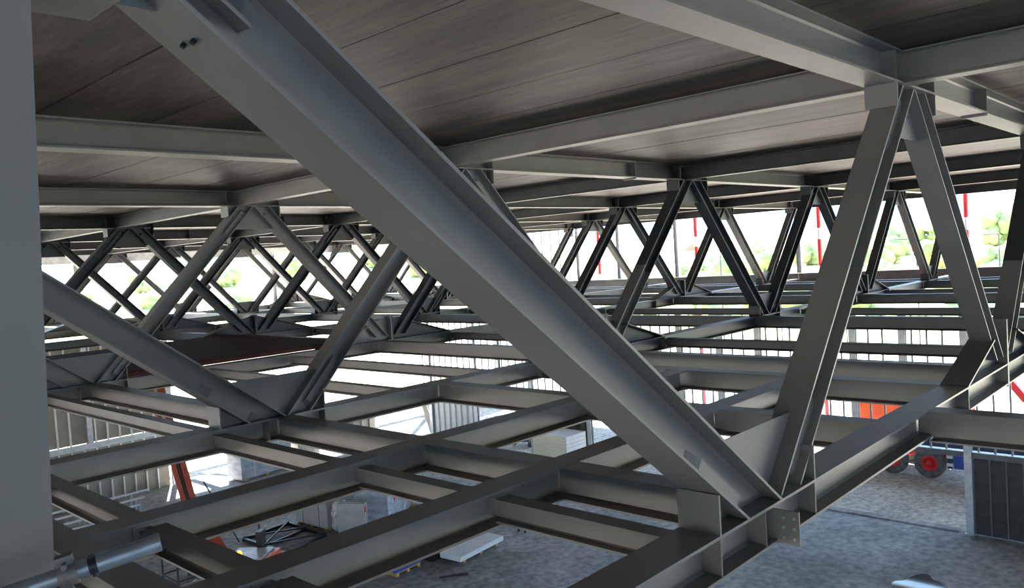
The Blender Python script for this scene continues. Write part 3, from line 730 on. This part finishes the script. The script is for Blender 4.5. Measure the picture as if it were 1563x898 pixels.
tt = part(MB().obox((4.85, 17.5, ZG + 0.86), (0.6, -0.8, 0), (0.8, 0.6, 0), (0, 0, 1), 0.62, 0.55, 0.22), 'turntable', M['orange'], t)
part(MB().obox((4.85, 17.55, ZG + 1.10), (0.6, -0.8, 0), (0.8, 0.6, 0), (0, 0, 1), 0.50, 0.45, 0.02), 'engine_cover', M['glass'], tt)
part(MB().obox((5.45, 18.0, ZG + 1.30), (0.6, -0.8, 0), (0.8, 0.6, 0), (0, 0, 1), 0.08, 0.15, 0.20), 'control_box', M['black'], tt)
part(MB().lathe((4.55, 17.55, ZG + 1.12), (0, 0, 1), [(0, 0.07), (0.10, 0.07), (0.15, 0.045), (0.16, 0.0)], 16), 'beacon', M['beacon'], tt)
part(MB().obox((4.75, 16.95, ZG + 0.94), (0.6, -0.8, 0), (0.8, 0.6, 0), (0, 0, 1), 0.22, 0.5, 0.16), 'counterweight', M['orange'], tt)
p0b, pel, p1b = Vector((4.60, 18.3, -6.15)), Vector((4.21, 19.2, -4.74)), Vector((3.81, 20.3, -1.17))
part(MB().bar(p0b, pel, 0.22, 0.34, (0.9, 0, 0.2)), 'lower_boom', M['boomred'], t)
part(MB().bar(pel + Vector((-0.02, 0, 0.08)), p1b + Vector((0.14, 0, 0)), 0.14, 0.17, (0.9, 0, 0.2)), 'upper_boom', M['boomred'], t)
part(MB().bar(pel + Vector((-0.26, 0, 0.08)), p1b + Vector((-0.12, 0, 0)), 0.10, 0.11, (0.9, 0, 0.2)), 'guide_arm', M['boomred'], t)
part(MB().tube(pel + Vector((-0.14, 0.02, 0.1)), pel.lerp(p1b, 0.55) + Vector((-0.05, 0.02, 0)), 0.06, seg=10), 'lift_cylinder', M['black'], t)
part(MB().tube(p0b + Vector((0.30, -0.1, 0.6)), pel + Vector((0.22, -0.1, 0.9)), 0.02, seg=8), 'hydraulic_hose', M['black'], t)
# small orange scissor machine at the frame bottom
t = thing('access_platform', 'small orange access platform with black guard rail below the slim joist', 'platform', (3.1, 17.3, ZG))
part(MB().box(2.6, 3.7, 16.9, 17.75, ZG + 0.15, ZG + 0.62), 'base', M['orange'], t)
for x in (2.8, 3.5):
    for y in (16.88, 17.77):
        part(MB().lathe((x, y - 0.06, ZG + 0.19), (0, 1, 0), [(0, 0), (0, 0.18), (0.12, 0.18), (0.12, 0)], 18), 'wheel', M['rubber'], t)
part(MB().box(2.55, 3.75, 16.85, 17.8, ZG + 0.72, ZG + 0.80), 'deck', M['greybox'], t)
part(MB().bar((2.7, 17.3, ZG + 0.62), (3.6, 17.3, ZG + 0.72), 0.5, 0.06), 'scissor_arm', M['black'], t)
for x in (2.58, 3.72):
    for y in (16.88, 17.77): part(MB().tube((x, y, ZG + 0.8), (x, y, ZG + 1.7), 0.025, seg=8), 'rail_post', M['black'], t)
for z in (1.25, 1.7):
    for a, b_ in (((2.58, 16.88), (3.72, 16.88)), ((3.72, 16.88), (3.72, 17.77)), ((3.72, 17.77), (2.58, 17.77)), ((2.58, 17.77), (2.58, 16.88))):
        part(MB().tube((*a, ZG + z), (*b_, ZG + z), 0.022, seg=8), 'guard_rail', M['black'], t)

# ------------------------------------------------------------------ truck and machines outside
TX = 25.0; GZ = ZG - 0.06
t = thing('truck', 'blue truck with red wheel rims standing outside the facade opening', 'truck', (TX, 5, GZ))
def wheel(x, y):
    c = Vector((x, y, GZ + 0.52)); ax_ = Vector((1, 0, 0))
    wo = part(MB().lathe(c - ax_ * 0.15, ax_, [(0.03, 0.28), (0.0, 0.36), (0.0, 0.47), (0.05, 0.52), (0.25, 0.52), (0.30, 0.47), (0.30, 0.36), (0.27, 0.28)], 36), 'wheel', M['rubber'], t)
    ri = part(MB().lathe(c - ax_ * 0.15, ax_, [(0.10, 0.0), (0.10, 0.17), (0.05, 0.20), (0.02, 0.28), (0.05, 0.29), (0.27, 0.29), (0.27, 0.0)], 28), 'rim', M['red'], wo)
    part(MB().lathe(c - ax_ * 0.16, ax_, [(0.0, 0.0), (0.0, 0.09), (0.11, 0.11)], 16), 'hub', M['red'], wo)
for y in (6.03, 7.28):
    for x in (TX, TX + 1.9): wheel(x, y)
wheel(TX, 1.2); wheel(TX + 1.9, 1.2)
part(MB().box(TX - 0.1, TX + 2.1, -0.4, 9.6, GZ + 1.16, GZ + 1.44), 'bed', M['bluedark'], t)
part(MB().box(TX - 0.14, TX - 0.10, -0.4, 9.6, GZ + 1.44, GZ + 1.50), 'side_strip', M['galv'], t)
part(MB().box(TX + 0.55, TX + 1.45, -0.4, 9.4, GZ + 0.8, GZ + 1.15), 'chassis_beam', M['black'], t)
part(MB().box(TX - 0.05, TX + 0.55, 3.2, 5.25, GZ + 0.42, GZ + 1.02), 'fuel_tank', M['blue'], t)
for z in (0.5, 0.78): part(MB().box(TX - 0.10, TX + 0.1, 5.27, 5.47, GZ + z, GZ + z + 0.10), 'step', M['white'], t)
part(MB().box(TX - 0.05, TX + 0.0, 5.3, 5.45, GZ + 0.40, GZ + 1.16), 'mud_flap', M['bluedark'], t)
part(MB().box(TX + 0.0, TX + 2.0, -2.6, -0.5, GZ + 0.55, GZ + 3.1), 'cab', M['blue'], t)
part(MB().box(TX - 0.01, TX + 0.0, -2.2, -1.2, GZ + 1.9, GZ + 2.7), 'cab_window', M['glass'], t)
part(MB().box(TX - 0.02, TX + 0.06, 3.0, 3.3, GZ + 1.5, GZ + 1.66), 'marker_light', M['orange'], t)
for i, y in enumerate((2.4, 4.5)):
    tg = pack((TX + 1.0, y, GZ + 1.441), (0, 1), 1.7, 1.6, 0.55, M['film'], 'wrapped_load', 'pale wrapped load on the truck bed, %s' % ('beside the orange marker light' if i == 0 else 'above the blue tank'), 'truck loads', (), None, 'load')
# red machine parked beyond
MX = 30.0
t = thing('red_excavator', 'red and orange digger parked in the sun behind the facade studs', 'digger', (MX, 8.6, GZ))
for dx in (-0.9, 0.9):
    poly = [(7.0, GZ + 0.25), (7.3, GZ), (9.9, GZ), (10.2, GZ + 0.25), (10.2, GZ + 0.55), (9.9, GZ + 0.8), (7.3, GZ + 0.8), (7.0, GZ + 0.55)]
    part(MB().prism(poly, 'x', MX + dx - 0.28, MX + dx + 0.28), 'track', M['rubber'], t)
part(MB().box(MX - 1.1, MX + 1.1, 7.1, 10.0, GZ + 0.9, GZ + 1.9), 'engine_body', M['orange'], t)
part(MB().prism([(7.0, GZ + 1.91), (8.4, GZ + 1.91), (8.4, GZ + 3.1), (7.35, GZ + 3.1)], 'x', MX - 1.05, MX - 0.1), 'cab', M['red'], t)
part(MB().box(MX - 1.07, MX - 1.05, 7.45, 8.25, GZ + 2.15, GZ + 2.95), 'cab_window', M['glass'], t)
part(MB().bar((MX + 0.3, 7.8, GZ + 1.8), (MX + 0.3, 5.4, GZ + 3.9), 0.3, 0.4, (1, 0, 0)), 'boom', M['red'], t)
part(MB().bar((MX + 0.3, 5.4, GZ + 3.9), (MX + 0.3, 4.0, GZ + 2.0), 0.25, 0.3, (1, 0, 0)), 'arm', M['red'], t)
part(MB().prism([(3.9, GZ + 2.0), (3.3, GZ + 1.8), (3.2, GZ + 1.2), (4.1, GZ + 1.3)], 'x', MX - 0.1, MX + 0.7), 'bucket', M['rubber'], t)
# timber stack beyond the opening
for i in range(5):
    o = MB().box(26.0, 28.2, 31.4, 34.6, GZ + 0.001 + i * 0.34, GZ + 0.31 + i * 0.34).build('timber_bundle', M['wood'], None, (27.1, 33, GZ + i * 0.34))
    tag(o, 'ochre timber bundle in the pile outside, ' + ['at the bottom', 'second up', 'third up', 'fourth up', 'on top'][i], 'timber', 'ochre timber bundles')
for i, (x, y) in enumerate(((20.9, 28.0), (20.9, 28.45))):
    o = MB().bar((x, y, ZG + 0.02), (x - 0.55, y, ZG + 1.95), 0.40, 0.03, (1, 0, 0)).build('leaning_board', M['panel_beige'], None, (x, y, ZG))
    tag(o, 'beige board leaning upright by the corrugated sheet, ' + ('nearer the sheet' if i == 0 else 'farther from the sheet'), 'board', 'leaning boards')
t = thing('wheeled_bin', 'dark wheeled tub just outside the facade opening by the insulation', 'tub', (21.6, 22.5, GZ))
part(MB().prism([(21.2, GZ + 0.25), (22.0, GZ + 0.25), (22.15, GZ + 0.9), (21.05, GZ + 0.9)], 'y', 22.0, 23.1), 'tub', M['rubber'], t)
for x in (21.3, 21.9):
    for y in (22.05, 23.05): part(MB().lathe((x, y - 0.05, GZ + 0.13), (0, 1, 0), [(0, 0), (0, 0.13), (0.1, 0.13), (0.1, 0)], 16), 'wheel', M['black'], t)

# ------------------------------------------------------------------ far landscape: bushes, trees, houses, fence posts
BUSH = []
for s_ in range(5):
    m_ = MB(); rnd = random.Random(40 + s_)
    for q in range(7):
        b_ = blob((rnd.uniform(-0.6, 0.6), rnd.uniform(-0.6, 0.6), rnd.uniform(0.45, 1.05)), rnd.uniform(0.4, 0.62), 3, 0.20, 100 * s_ + q, (1, 1, 0.9))
        o_ = len(m_.v); m_.v += b_.v; m_.f += [[i + o_ for i in f] for f in b_.f]; m_.mi += b_.mi; m_.sm += b_.sm
    ob = m_.build('bush', M['leaf']); BUSH.append(ob.data); bpy.data.objects.remove(ob)
rnd = random.Random(5); nb = 0
def place_bush(x, y, sc, lab, grp, name='bush', cat='bush'):
    o = bpy.data.objects.new(name, BUSH[rnd.randrange(5)]); COL.objects.link(o)
    o.location = (x, y, hz_(x, y) - 0.12 * sc); o.scale = (sc, sc, sc * rnd.uniform(0.85, 1.2)); o.rotation_euler = (0, 0, rnd.uniform(0, 6.28))
    tag(o, lab, cat, grp)
PLACED = []
def scatter(n, xr, yr, sr, lab, grp, name='bush', cat='bush'):
    k = tries = 0
    while k < n and tries < 4000:
        tries += 1
        x, y, sc = rnd.uniform(*xr), rnd.uniform(*yr), rnd.uniform(*sr)
        if any((x - a) ** 2 + (y - b_) ** 2 < (1.25 * (sc + c)) ** 2 for a, b_, c in PLACED): continue
        PLACED.append((x, y, sc)); k += 1
        place_bush(x, y, sc, lab, grp, name, cat)
scatter(7, (118, 150), (16, 54), (3.0, 4.4), 'tall tree crown on the skyline of the grassy bank', 'skyline trees', 'tree', 'tree')
scatter(44, (70, 125), (0, 64), (1.5, 2.7), 'sunlit green bush on the grassy bank beyond the open edge', 'bushes on the bank')
scatter(18, (25, 130), (110, 190), (2.0, 3.4), 'hazy green bush far behind the bright rear edge', 'bushes behind the rear edge')
for i, (x, y, a) in enumerate(((150, 78, 0.3), (158, 86, 0.1), (165, 70, 0.5), (150, 92, -0.2), (172, 98, 0.2))):
    z = hz_(x, y); t = thing('house', 'small pale house on the distant skyline, %s in its row' % ORD[i], 'house', (x, y, z - 0.3), 'skyline houses')
    ca, sa = math.cos(a), math.sin(a); d1 = Vector((ca, sa, 0)); d2 = Vector((-sa, ca, 0))
    part(MB().obox((x, y, z + 1.0), d1, d2, (0, 0, 1), 3.0, 3.6, 1.4), 'wall', M['render'], t)
    c = Vector((x, y, z + 2.4)); vs = [c + d1 * (3.3 * i_) + d2 * (3.9 * j_) for i_ in (-1, 1) for j_ in (-1, 1)] + [c + d2 * -3.9 + Vector((0, 0, 1.7)), c + d2 * 3.9 + Vector((0, 0, 1.7))]
    part(MB().add(vs, [(0, 1, 3, 2), (0, 4, 5, 1), (2, 3, 5, 4), (0, 2, 4), (1, 5, 3)]), 'roof', M['roof'], t)
    for s_ in (-1.6, 0.2, 1.8): part(MB().obox(Vector((x, y, z + 1.2)) - d1 * 3.01 + d2 * s_, d1, d2, (0, 0, 1), 0.03, 0.45, 0.55), 'window', M['glass'], t)
for i, (x, y) in enumerate(((60, 22), (60, 27.5), (60, 33), (60, 16.5), (60, 11))):
    t = thing('lamp_post', 'thin dark post on the grass beyond the open edge', 'post', (x, y, hz_(x, y)), 'thin posts on the grass')
    part(MB().tube((x, y, hz_(x, y)), (x, y, 1.4), 0.06, 0.04, seg=8), 'pole', M['black'], t)
    part(MB().bar((x, y, 1.38), (x, y + 1.6, 1.42), 0.07, 0.05), 'arm', M['black'], t)

# ------------------------------------------------------------------ render look
SC.view_settings.view_transform = 'Standard'; SC.view_settings.look = 'None'
SC.view_settings.exposure = 1.3; SC.view_settings.gamma = 1.0; SC.view_settings.use_curve_mapping = False
SC.cycles.max_bounces = 10; SC.cycles.diffuse_bounces = 7; SC.cycles.glossy_bounces = 4
SC.cycles.use_denoising = True
SC.cycles.sample_clamp_indirect = 8.0
